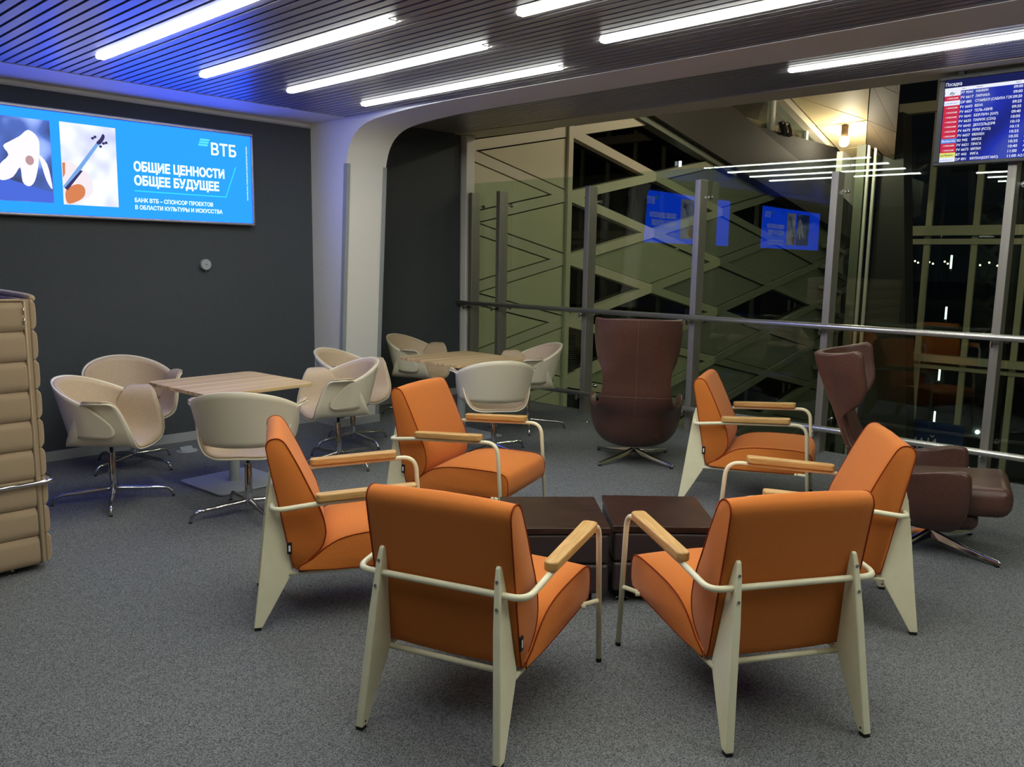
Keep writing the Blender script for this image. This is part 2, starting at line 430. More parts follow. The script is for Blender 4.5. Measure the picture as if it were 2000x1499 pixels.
# ------------------------------------------------------------------ backlit advertising screens
def wallmx(x, y, z):      # local text xy -> wall X,Z facing -Y
    return Matrix.Translation((x, y, z)) @ Matrix.Rotation(PI/2, 4, 'X')
def poly_on_wall(name, pts, y, m, parent):
    n = len(pts)
    v = [(p[0], y, p[1]) for p in pts]+[(p[0], y+.0015, p[1]) for p in pts]
    f = [tuple(range(n)), tuple(range(2*n-1, n-1, -1))]+[(i, (i+1) % n, n+(i+1) % n, n+i) for i in range(n)]
    return mobj(name, v, f, m, parent)
def ell(cx, cz, rx, rz, rot=0, n=18):
    c, s = math.cos(rot), math.sin(rot)
    return [(cx+rx*math.cos(2*PI*i/n)*c-rz*math.sin(2*PI*i/n)*s, cz+rx*math.cos(2*PI*i/n)*s+rz*math.sin(2*PI*i/n)*c) for i in range(n)]
def make_screen():
    X0, X1, Z0, Z1 = 1.05, 3.870, 1.858, 2.647
    e = empty('advertising_lightbox', (0, 0, 0))
    yf = 6.80
    for nm, lo, hi in (('frame_rail', (X0, yf, Z0), (X1, YW, Z0+.022)), ('frame_rail', (X0, yf, Z1-.027), (X1, YW, Z1)),
                       ('frame_stile', (X0, yf, Z0+.022), (X0+.02, YW, Z1-.027)), ('frame_stile', (X1-.02, yf, Z0+.022), (X1, YW, Z1-.027))):
        box(nm, lo, hi, 'frame_alu', e, bev=.006)
    box('backlit_panel', (X0+.018, yf+.014, Z0+.02), (X1-.018, YW-.002, Z1-.025), 'ad_blue', e)
    y = yf+.0105; y2 = yf+.008; y3 = yf+.006
    # ballet-shoe picture
    p = poly_on_wall('picture', [(1.62, 1.960), (2.233, 1.960), (2.235, 2.552), (1.62, 2.552)], y, 'ad_photo_dark', e)
    poly_on_wall('cloth_fold', [(1.625, 2.09), (1.95, 2.11), (2.23, 2.035), (2.23, 1.965), (1.625, 1.965)], y2, 'ad_cloth', p)
    sh1 = crv([(2.03, 2.42), (2.09, 2.47), (2.15, 2.42), (2.155, 2.33), (2.14, 2.22), (2.11, 2.11), (2.07, 2.07), (2.03, 2.10), (2.02, 2.20), (1.97, 2.13), (1.90, 2.10), (1.875, 2.13), (1.89, 2.21), (1.95, 2.28), (1.92, 2.34), (1.97, 2.38)], 3, True)
    poly_on_wall('slipper', [(q.x, q.y) for q in sh1], y3, 'ad_slipper', p)
    poly_on_wall('ribbon', [(q.x, q.y) for q in crv([(2.15, 2.30), (2.20, 2.24), (2.222, 2.12), (2.224, 2.06), (2.19, 2.12), (2.165, 2.22)], 3, True)], y3, 'ad_slipper', p)
    poly_on_wall('slipper_toe', ell(2.085, 2.255, .028, .034), y3-.0018, 'ad_pink', p)
    # violin picture
    p = poly_on_wall('picture', [(2.300, 1.955), (2.700, 1.955), (2.704, 2.555), (2.302, 2.557)], y, 'ad_photo_light', e)
    vb = crv([(2.305, 2.27), (2.36, 2.275), (2.41, 2.24), (2.45, 2.22), (2.50, 2.17), (2.515, 2.09), (2.49, 2.03), (2.44, 1.995), (2.38, 1.965), (2.305, 1.962)], 4)
    poly_on_wall('violin_body', [(q.x, q.y) for q in vb], y2, 'ad_violin_pale', p)
    poly_on_wall('violin_bout', [(q.x, q.y) for q in crv([(2.32, 2.06), (2.40, 2.11), (2.45, 2.09), (2.45, 2.03), (2.40, 1.985), (2.325, 1.965)], 4, True)], y2-.0018, 'ad_violin', p)
    poly_on_wall('violin_bout', [(2.304, 2.26), (2.325, 2.262), (2.32, 2.18), (2.304, 2.15)], y2-.0018, 'ad_violin', p)
    poly_on_wall('fingerboard', [(2.300, 2.085), (2.325, 2.065), (2.575, 2.418), (2.555, 2.43)], y3-.0018, 'ad_neck', p)
    poly_on_wall('string_shadow', [(2.31, 2.075), (2.33, 2.06), (2.445, 2.21), (2.43, 2.215)], y3-.0025, 'ad_ink', p)
    poly_on_wall('scroll', [(q.x, q.y) for q in crv([(2.555, 2.43), (2.585, 2.465), (2.605, 2.50), (2.62, 2.485), (2.61, 2.455), (2.58, 2.418)], 3, True)], y3-.0025, 'ad_ink', p)
    for cx, cz in ((2.53, 2.46), (2.548, 2.472), (2.608, 2.43), (2.628, 2.437), (2.585, 2.405)):
        poly_on_wall('peg', ell(cx, cz, .011, .010), y3-.003, 'ad_ink', p)
    # logo: three slanted bars and letters
    for k in range(3):
        z = 2.541-.0215*k; s = -.0075*k
        poly_on_wall('logo_bar', [(3.386+s, z), (3.467+s, z), (3.474+s, z+.016), (3.393+s, z+.016)], y, 'ad_teal2', e)
    text('lettering', 'ВТБ', .135, 'ad_white', e, wallmx(3.484, y, 2.434), .228, .018)
    text('lettering', 'ОБЩИЕ ЦЕННОСТИ', .098, 'ad_white', e, wallmx(2.831, y, 2.247), .765, .04)
    text('lettering', 'ОБЩЕЕ БУДУЩЕЕ', .098, 'ad_white', e, wallmx(2.830, y, 2.139), .714, .04)
    text('lettering', 'БАНК ВТБ – СПОНСОР ПРОЕКТОВ', .044, 'ad_white', e, wallmx(2.828, y, 2.004), .656, .018)
    text('lettering', 'В ОБЛАСТИ КУЛЬТУРЫ И ИСКУССТВА', .044, 'ad_white', e, wallmx(2.828, y, 1.948), .739, .018)
    w = .0045
    poly_on_wall('underline', [(2.829, 2.091-w), (3.603, 2.091-w), (3.611, 2.091+w), (2.829, 2.091+w)], y, 'ad_teal', e)
    poly_on_wall('underline', [(3.603-w, 2.088), (3.603+w, 2.088), (3.704+w, 2.351), (3.704-w, 2.351)], y, 'ad_teal', e)
    text('small_print', 'БАНК ВТБ (ПАО). ГЕНЕРАЛЬНАЯ ЛИЦЕНЗИЯ БАНКА РОССИИ', .014, 'ad_white', e,
         Matrix.Translation((3.813, y, 2.076)) @ Matrix.Rotation(PI/2, 4, 'X') @ Matrix.Rotation(PI/2, 4, 'Z'), .455, .004)
    return e
scr = make_screen()
tag(scr, 'backlit blue advertising screen with ballet slippers and violin on the dark wall', 'screen', 'blue backlit screens')
scr2 = copy_tree(scr); scr2.location = (-4.05, 0, 0)
tag(scr2, 'second blue screen farther along the dark wall, seen only mirrored in the glass', 'screen', 'blue backlit screens')

# grey round device on the wall
dv = empty('round_sensor', (3.415, YW, 1.514)); tag(dv, 'small round grey device on the dark wall below the screen', 'sensor')
lathe('body', [(.030, 0), (.030, .006), (.046, .012), (.046, .040), (.043, .044)], 'plastic_grey', dv, 28, rot=(PI/2, 0, 0))
lathe('button', [(.005, 0), (.005, .003)], 'plastic_dark', dv, 10, (0, -.043, 0), (PI/2, 0, 0))
tube('cord', [(.002, -.03, -.045), (.002, -.03, -.066)], .002, 'plastic_grey', dv, 6)

# ------------------------------------------------------------------ flight board
def tvmx(y, z, x=6.776):
    return Matrix.Translation((x, y, z)) @ Matrix.Rotation(-PI/2, 4, 'Z') @ Matrix.Rotation(PI/2, 4, 'X')
def tvq(name, y0, y1, z0, z1, m, par, x=6.778):
    return box(name, (x, min(y0, y1), z0), (x+.0015, max(y0, y1), z1), m, par)
tv = empty('flight_board', (0, 0, 0)); tag(tv, 'wall-mounted flight information monitor with blue table of departures at top right', 'monitor')
TY0, TY1, TZ0, TZ1 = .98, 2.105, 2.335, 2.975
for lo, hi in (((6.77, TY0, TZ0), (6.85, TY1, TZ0+.026)), ((6.77, TY0, TZ1-.032), (6.85, TY1, TZ1)), ((6.77, TY0, TZ0+.026), (6.85, TY0+.04, TZ1-.032)), ((6.77, TY1-.040, TZ0+.026), (6.85, TY1, TZ1-.032))):
    box('bezel', lo, hi, 'bezel', tv, bev=.004)
box('back_case', (6.80, TY0+.02, TZ0+.015), (6.88, TY1-.02, TZ1-.015), 'plastic_dark', tv)
box('hanger', (6.80, 1.95, TZ1-.01), (6.84, 1.99, 3.02), 'plastic_dark', tv)
box('hanger', (6.80, 1.10, TZ1-.01), (6.84, 1.14, 3.02), 'plastic_dark', tv)
pan = box('display', (6.785, TY0+.038, TZ0+.024), (6.80, TY1-.038, TZ1-.030), 'tv_blue', tv)
tvq('header_bar', TY0+.04, TY1-.04, 2.888, 2.943, 'tv_dark', tv, 6.782)
tvq('column_bar', TY0+.04, TY1-.04, 2.864, 2.888, 'tv_white', tv, 6.7815)
text('title', 'Посадка', .034, 'tv_white', tv, tvmx(2.060, 2.901), .107, .004)
text('column_title', 'Рейс', .010, 'tv_ink', tv, tvmx(1.950, 2.872)); text('column_title', 'Маршрут', .010, 'tv_ink', tv, tvmx(1.855, 2.872)); text('column_title', 'Время', .010, 'tv_ink', tv, tvmx(1.605, 2.872))
rows = [('F7 9541', 'НАНКИН', '09:00', 'fly'), ('FV 6617', 'ЛАРНАКА', '09:00', 'r'), ('DP 885', 'СТАМБУЛ (САБИХА ГОК', '09:20', 'w'), ('FV 6603', 'ВЕНА', '09:25', 'r'), ('FV 6627', 'ТЕЛЬ-АВИВ', '09:35', 'r'),
        ('FV 6641', 'БЕРЛИН (SXF)', '09:40', 'r'), ('FV 6635', 'ПАРИЖ (CDG)', '10:05', 'r'), ('FV 6643', 'ДЮССЕЛЬДОРФ', '10:10', 'r'), ('FV 6675', 'РИМ (FCO)', '10:15', 'r'), ('FV 6657', 'МЮНХЕН', '10:25', 'r'),
        ('B2 942', 'МИНСК', '10:35', 'b'), ('FV 6621', 'ПРАГА', '10:35', 'r'), ('FV 6673', 'МИЛАН', '10:40', 'r'), ('BT 443', 'РИГА', '11:00', 'y'), ('DP 891', 'МИЛАН(БЕРГАМО)', '11:00', 'w')]
P = .0336
T_ = lambda q: Matrix.Translation(-q.location)
for i, (a, b, c, k) in enumerate(rows):
    z = 2.846-P*i
    h0 = z-.0145; h1 = z+P-.0155
    if i == 0: h1 = z+.018
    mt = {'fly': 'tv_white', 'r': 'tv_red', 'w': 'tv_white', 'b': 'tv_lblue', 'y': 'tv_yellow'}[k]
    q = tvq('airline_cell', 1.958, 2.063, h0, h1, mt, tv, 6.7815)
    if k == 'r': text('airline_name', '< РОССИЯ', .014, 'tv_white', q, T_(q) @ tvmx(2.045, z-.005), .075, .01)
    if k == 'fly': text('airline_name', 'fly', .028, 'tv_ink', q, T_(q) @ tvmx(2.030, z-.008), .04, .005, shear=.3)
    if k == 'b': text('airline_name', 'Belavia', .020, 'tv_white', q, T_(q) @ tvmx(2.055, z-.006), .09, .004)
    if k == 'y': text('airline_name', 'airBaltic', .018, 'tv_ink', q, T_(q) @ tvmx(2.055, z-.006), .085, .008)
    if k == 'w': text('airline_name', 'pobeda.aero', .012, 'tv_lblue', q, T_(q) @ tvmx(2.055, z-.004), .085, .006)
    text('flight_number', a, .025, 'tv_white', tv, tvmx(1.953, z-.008), None, .008)
    text('destination', b, .025, 'tv_white', tv, tvmx(1.855, z-.008), .013*len(b) if len(b) < 15 else .235, .008)
    text('departure_time', c, .026, 'tv_white', tv, tvmx(1.616, z-.008), .056, .012)
    if i in (10, 11, 12, 13): text('gate', 'A', .025, 'tv_white', tv, tvmx(1.525, z-.008), None, .008)
    if i == 14: text('gate', 'A21,', .025, 'tv_white', tv, tvmx(1.552, z-.008), None, .008)
# ------------------------------------------------------------------ glass railing
rl = empty('glass_railing', (6.8306, 4.0, 0), R(1.41)); tag(rl, 'tall glass balustrade with steel posts and two handrails along the floor edge', 'railing')
posts = [3.07, 2.63, 1.39, .127, -1.13, -2.40, -3.66, -4.92, -6.18]
pme = None
for i, y in enumerate(posts):
    o = box('post', (0, y-.03, -.3), (.135, y+.03, 2.352), 'steel', rl, bev=.004)
edges = [3.22]+[y-.055 for y in posts[1:]]
for a, b in zip(edges, edges[1:]):
    if a > 2.6 and b > 2.5: pass
    box('pane', (.165, b+.004, -.9), (.177, a-.004, 2.474), 'rail_glass', rl)
for i, y in enumerate(posts):
    for z in (2.20, 1.05, .28):
        k = lathe('glass_clamp', [(.010, -.022), (.010, .02), (.020, .02), (.020, .03)], 'chrome', rl, 12, (.15, y-.045, z), (0, PI/2, 0))
for z, nm in ((1.092, 'handrail'), (.232, 'lower_rail')):
    tube(nm, [(-.095, 3.18, z), (-.095, -7.4, z)], .0255, 'steel_pol', rl, 16)
    for y in posts:
        b = tube('rail_bracket', fillet([(-.095, y+.0, z-.02), (-.095, y+.0, z-.055), (.0, y+.0, z-.055)], .008, 3), .008, 'chrome', rl, 8)
        lathe('bracket_pin', [(.012, 0), (.012, .045)], 'chrome', b, 10, (-.095, y, z-.075))

# ================================================================== FURNITURE
# ------------------------------------------------------------------ orange armchair (x right, y forward, origin between rear feet)
def make_armchair():
    e = empty('armchair')
    HW = .272
    back = [(.188, .262), (.165, .300), (.135, .450), (.113, .562), (.090, .680), (.072, .780), (.070, .808), (.080, .830), (.102, .839), (.128, .835), (.150, .812),
            (.175, .765), (.205, .705), (.250, .605), (.290, .515), (.307, .445), (.306, .395), (.285, .345), (.245, .308)]
    back = [(p.x, p.y) for p in crv(back, 2, True)]
    seat = [(.190, .258), (.245, .303), (.305, .352), (.362, .384), (.425, .401), (.520, .411), (.640, .413), (.740, .412), (.800, .404), (.828, .385), (.838, .350), (.838, .300), (.826, .272), (.790, .262), (.5, .253)]
    seat = [(p.x, p.y) for p in crv(seat, 2, True)]
    def cushion(name, prof, hw, bulge_c):
        n = len(prof); xs = [-hw, -hw+.004, -hw+.05, -hw/2, 0, hw/2, hw-.05, hw-.004, hw]
        cy = sum(p[0] for p in prof)/n; cz = sum(p[1] for p in prof)/n
        V = []
        for x in xs:
            k = 1 - (abs(x)/hw)**2
            for (y, z) in prof:
                d = Vector((y-cy, z-cz)); d = d.normalized() if d.length else d
                amt = bulge_c*k
                if name == 'seat_cushion' and z < .30: amt *= .1
                if name == 'back_cushion' and y < .1: amt *= .25
                inset = .006 if abs(abs(x)-hw) < 1e-6 else 0
                V.append((x, y+d.x*(amt-inset), z+d.y*(amt-inset)))
        F = [tuple(range(n-1, -1, -1)), tuple((len(xs)-1)*n+i for i in range(n))]
        for j in range(len(xs)-1):
            for i in range(n): F.append((j*n+i, j*n+(i+1) % n, (j+1)*n+(i+1) % n, (j+1)*n+i))
        o = mobj(name, V, F, 'orange_fabric', e, True)
        md = o.modifiers.new('es', 'EDGE_SPLIT'); md.split_angle = R(50)
        for sx in (-1, 1):
            tube('piping', [(sx*(hw-.001), y, z) for y, z in prof], .0027, 'piping_red', o, 6, True)
        return o
    bk = cushion('back_cushion', back, HW-.006, .010)
    cushion('seat_cushion', seat, HW+.004, .016)
    tg = box('brand_tag', (HW-.004, .145, .335), (HW+.003, .165, .385), 'tag_black', e)
    box('tag_print', (.0033, -.004, -.013), (.0040, .004, .013), 'white_letter', tg)
    # folded sheet rear legs, leaning inward at the top
    lp = [(-.001, .012), (.034, .012), (.150, .215), (.167, .249), (.150, .345), (.118, .530), (.103, .622), (.093, .638), (.082, .632), (.070, .580), (.050, .430), (.022, .190)]
    for sx in (-1, 1):
        V = []; n = len(lp)
        for side in (-1, 1):
            for (y, z) in lp:
                xc = .2595-.0435*(z/.64)
                t = .0145 if z < .5 else .0145-.006*(z-.5)/.14
                if y > .10 and .2 < z < .4: t *= .8
                V.append((sx*xc+side*t, y, z))
        F = [tuple(range(n-1, -1, -1)), tuple(n+i for i in range(n))]+[(i, (i+1) % n, n+(i+1) % n, n+i) for i in range(n)]
        l = mobj('rear_leg', V, F, 'frame_cream', e); bevel(l, .005, 2, 30)
        box('rubber_foot', (sx*.2595-.012, .002, 0), (sx*.2595+.012, .030, .013), 'rubber', l)
        for (y, z) in ((.0715, .590), (.058, .505)):
            xc = .2595-.0435*(z/.64)
            lathe('screw', [(.0055, 0), (.0055, .0025), (.003, .0025)], 'steel', l, 8, (sx*xc, y, z), (PI/2-.13, 0, 0))
        lathe('screw', [(.0045, 0), (.0045, .0018)], 'rubber', l, 8, (sx*(.2585)-sx*.0145, .018, .030), (0, -sx*PI/2, 0))
    # one continuous arm tube: front foot - armrest - round the back - armrest - front foot
    half = [(.3245, .832, .008), (.3205, .792, .560), (.3205, .700, .580), (.3200, .300, .558), (.3150, .120, .546), (.262, .0885, .5425)]
    right = [Vector(p) for p in half]; left = [Vector((-p[0], p[1], p[2])) for p in reversed(half)]
    pts = [right[0], right[1]+Vector((0, 0, .022)), right[3], Vector((.320, .0885, .5425)), Vector((-.320, .0885, .5425)), left[2], left[4]+Vector((0, 0, .022)), left[5]]
    pts = [Vector((.3245, .832, .010)), Vector((.3205, .792, .592)), Vector((.320, .300, .566)), Vector((.316, .0885, .5425)), Vector((-.316, .0885, .5425)), Vector((-.320, .300, .566)), Vector((-.3205, .792, .592)), Vector((-.3245, .832, .010))]
    tube('arm_tube', fillet(pts, [.075, .3, .055, .055, .3, .075], 7), .0112, 'frame_cream', e, 12)
    for sx in (-1, 1):
        lathe('rubber_foot', [(.0118, 0), (.0122, .014), (.0118, .016)], 'rubber', e, 10, (sx*.3245, .832, 0))
        # oak armrest
        ap = [(0, 0)]
        w0, w1, y0, y1 = .050, .062, .266, .694
        out = []
        for (cx, cy, r, a0, a1) in ((0, y1, w1/2, 0, 180), (0, y0, w0/2, 180, 360)):
            pass
        pl = []
        for (px, py, r, a0) in ((w1/2, y1, .02, 0), (-w1/2, y1, .02, 90), (-w0/2, y0, .02, 180), (w0/2, y0, .02, 270)):
            ddx = -1 if px > 0 else 1; ddy = -1 if py > .5 else 1
            for k in range(5):
                a = R(a0+90*k/4); pl.append((px+ddx*r+r*math.cos(a), py+ddy*r+r*math.sin(a)))
        n = len(pl); V = []
        for dz in (-.017, .017):
            for (x, y) in pl: V.append((sx*.320+x, y, .5735+(y-.27)*.052+.0165+dz))
        F = [tuple(range(n-1, -1, -1)), tuple(n+i for i in range(n))]+[(i, (i+1) % n, n+(i+1) % n, n+i) for i in range(n)]
        ar = mobj('armrest', V, F, 'oak', e); bevel(ar, .007, 3, 50)
    # seat frame
    for sx in (-1, 1):
        tube('seat_rail', [(sx*.250, .150, .238), (sx*.252, .45, .243), (sx*.256, .745, .254), (sx*.3225, .805, .268)], .0095, 'frame_cream', e, 8)
    tube('cross_rail', [(-.252, .160, .246), (.252, .160, .246)], .0105, 'frame_cream', e, 8)
    tube('cross_rail', [(-.29, .745, .258), (.29, .745, .258)], .0095, 'frame_cream', e, 8)
    return e
ac = make_armchair()
ARM = [((1.648, 1.9193), -70.64, 'orange armchair in front at left of centre, its back turned to the viewer'),
       ((2.5374, 1.0429), -32.59, 'orange armchair in front at right, back turned, left arm toward the low tables'),
       ((1.8397, 3.3313), -120.92, 'orange armchair at far left of the circle, seen from its side facing right'),
       ((3.2557, 3.985), -160.67, 'orange armchair in the middle distance at left, seat facing the dark low tables'),
       ((5.0134, 3.0199), -158.10, 'orange armchair farthest back on the right, near the railing, facing right'),
       ((3.9446, 1.1981), 33.80, 'orange armchair on the right side facing left, in front of the reclined brown chair')]
for i, (p, a, lab) in enumerate(ARM):
    o = ac if i == 0 else copy_tree(ac)
    o.location = (p[0], p[1], 0); o.rotation_euler = (0, 0, R(a)); tag(o, lab, 'armchair', 'orange armchairs round the low tables')

# ------------------------------------------------------------------ cream swivel tub chair
def make_tub():
    e = empty('swivel_tub_chair')
    half = [(0, .405), (.09, .403), (.165, .408), (.215, .432), (.246, .485), (.263, .550), (.275, .615), (.293, .668), (.325, .700), (.360, .706)]
    hp = crv([(x, z) for x, z in half], 6)
    # arc-length resample
    ds = [0]
    for a, b in zip(hp, hp[1:]): ds.append(ds[-1]+(b-a).length)
    def at(s):
        t = s*ds[-1]
        for i in range(len(ds)-1):
            if ds[i+1] >= t:
                k = (t-ds[i])/max(ds[i+1]-ds[i], 1e-9); return hp[i]*(1-k)+hp[i+1]*k
        return hp[-1]
    def seat_fn(off, inset):
        def fn(u, v):
            a = u*2-1; s = abs(a)*(1-inset); p = at(s)
            q = at(min(1, s+.01)); q0 = at(max(0, s-.01)); t = (q-q0).normalized(); nrm = Vector((-t.y, t.x))
            p = p+nrm*off
            # front / rear outline of the sheet
            yf = .265-.02*s-.10*max(0, (s-.45)/.55)**1.3
            yr = -.215+.205*max(0, (s-.25)/.75)
            if s > .86:
                k = (s-.86)/.14; c = 1-math.sqrt(max(0, 1-k*k)); yf -= .06*c; yr += .06*c
            yf -= inset*.25; yr += inset*.25
            y = yr+(yf-yr)*v
            z = p.y
            if s < .5:                              # waterfall front edge and rising rear
                z -= .030*max(0, (y-.16)/.11)**2*(1-s*1.2)
            sx = 1 if a >= 0 else -1
            return (sx*p.x, y, z)
        return fn
    grid('seat_shell', seat_fn(0, 0), 49, 12, 'shell_cream', e, .011, -1)
    grid('seat_pad', seat_fn(.0075, .012), 49, 12, 'pad_taupe', e, .012, 0)
    AM = R(118)
    def back_fn(off, inset):
        def fn(u, v):
            a = (u*2-1); th = a*AM*(1-inset*.6)
            top = .650+.168*max(0, math.cos(th*.80))**1.5 - .10*max(0, (abs(a)-.72)/.28)**1.6
            bot = .470+.03*max(0, (abs(a)-.9)/.1)**2
            if abs(a) > .93: top -= .02*((abs(a)-.93)/.07)**2
            top -= inset*.5; bot += inset*.8
            z = bot+(top-bot)*v
            k = (z-.47)/.345
            rx = .262+.075*k+off; ry = .235+.085*k+off
            c = math.cos(th)
            if abs(th) <= PI/2: x = rx*math.sin(th); y = .015-ry*c
            else: x = math.copysign(rx, th); y = .015+.28*(abs(th)-PI/2)
            return (x, y, z)
        return fn
    grid('back_shell', back_fn(.008, 0), 57, 10, 'shell_cream', e, .011, 0)
    grid('back_pad', back_fn(-.008, .015), 57, 10, 'pad_taupe', e, .016, 0)
    lathe('mount_plate', [(.085, 0), (.085, .010), (.06, .014)], 'plastic_dark', e, 20, (0, 0, .378))
    lathe('gas_rod', [(.011, 0), (.011, .07)], 'plastic_dark', e, 12, (0, 0, .325))
    lathe('column', [(.026, 0), (.026, .02), (.0235, .05), (.0215, .265), (.018, .272)], 'chrome', e, 20, (0, 0, .055))
    for k in range(4):
        a = R(90*k+45); c, s = math.cos(a), math.sin(a)
        pr = [(.018, .085), (.10, .079), (.20, .070), (.275, .066), (.320, .058), (.347, .036), (.358, .006)]
        pth = crv([(r*c, r*s, z) for r, z in pr], 4); N = len(pth)
        f = tube('foot', pth, [.0165-.0065*(i/(N-1)) for i in range(N)], 'chrome', e, 10)
        lathe('glide', [(.011, 0), (.011, .008)], 'rubber', f, 8, (.358*c, .358*s, 0))
    return e
tb = make_tub()
TUB = [((2.04, 5.47), -45, -24, 'cream tub chair nearest the beige sofa, facing right toward the near wooden table'),
       ((2.52, 6.32), -95, 22, 'cream tub chair against the dark wall, facing the viewer behind the near wooden table'),
       ((2.53, 4.62), 49, 170, 'cream tub chair with its back to the viewer at the near wooden table'),
       ((3.686, 5.32), 163, 92, 'cream tub chair at the right side of the near wooden table, facing left'),
       ((4.19, 5.83), -62, 0, 'cream tub chair in front of the white pillar, turned to the right'),
       ((5.50, 6.52), -68, 140, 'cream tub chair in the dark niche at the left of the far wooden table'),
       ((4.78, 4.70), 56, 0, 'cream tub chair with its back to the viewer at the far wooden table'),
       ((5.80, 5.25), 152, -45, 'cream tub chair by the glass railing at the right of the far wooden table')]
for i, (p, a, b, lab) in enumerate(TUB):
    o = tb if i == 0 else copy_tree(tb)
    o.location = (p[0], p[1], 0); o.rotation_euler = (0, 0, R(a-90))
    for ch in o.children:
        if ch.name.split('.')[0] == 'foot': ch.rotation_euler = (0, 0, R(b-45)-R(a-90))
    tag(o, lab, 'chair', 'cream swivel tub chairs')

# ------------------------------------------------------------------ wooden pedestal tables
def make_table():
    e = empty('pedestal_table')
    t = prism('table_top', rrect(.82, .82, .06, 6), 'z', .695, .720, 'laminate', e, bev=.003)
    lathe('column', [(.037, 0), (.037, .68)], 'plastic_grey', e, 24, (0, 0, .012))
    lathe('column_collar', [(.075, 0), (.075, .008)], 'plastic_grey', e, 24, (0, 0, .687))
    prism('base_plate', rrect(.55, .55, .04, 5), 'z', .003, .015, 'plate_grey', e, bev=.002)
    return e
tt = make_table(); tag(tt, 'square wooden pedestal table near the dark wall below the blue screen', 'table', 'square wooden pedestal tables')
tt.location = (2.83, 5.36, 0); tt.rotation_euler = (0, 0, R(3))
t2 = copy_tree(tt); tag(t2, 'farther square wooden pedestal table in front of the niche by the railing', 'table', 'square wooden pedestal tables')
t2.location = (5.075, 5.405, 0); t2.rotation_euler = (0, 0, R(-2))

# ------------------------------------------------------------------ low dark cube tables
def make_cube():
    e = empty('low_cube_table')
    box('wood_top', (-.245, -.257, .352), (.245, .257, .382), 'wenge', e, bev=.003)
    box('upper_cushion', (-.243, -.255, .205), (.243, .255, .352), 'leather_dark', e, bev=.02, seg=3)
    box('lower_cushion', (-.243, -.255, .060), (.243, .255, .205), 'leather_dark', e, bev=.02, seg=3)
    for sx in (-1, 1):
        for sy in (-1, 1):
            lathe('foot', [(.028, 0), (.030, .006), (.016, .012), (.016, .065)], 'chrome', e, 16, (sx*.185, sy*.197, 0))
    return e
cb = make_cube(); cb.location = (2.995, 2.5375, 0); cb.rotation_euler = (0, 0, R(-43.5)); tag(cb, 'left one of the two dark leather cube tables with a dark wood top', 'low table', 'dark cube tables')
c2 = copy_tree(cb); c2.location = (3.385, 2.191, 0); c2.rotation_euler = (0, 0, R(-46.8)); tag(c2, 'right one of the two dark leather cube tables with a dark wood top', 'low table', 'dark cube tables')

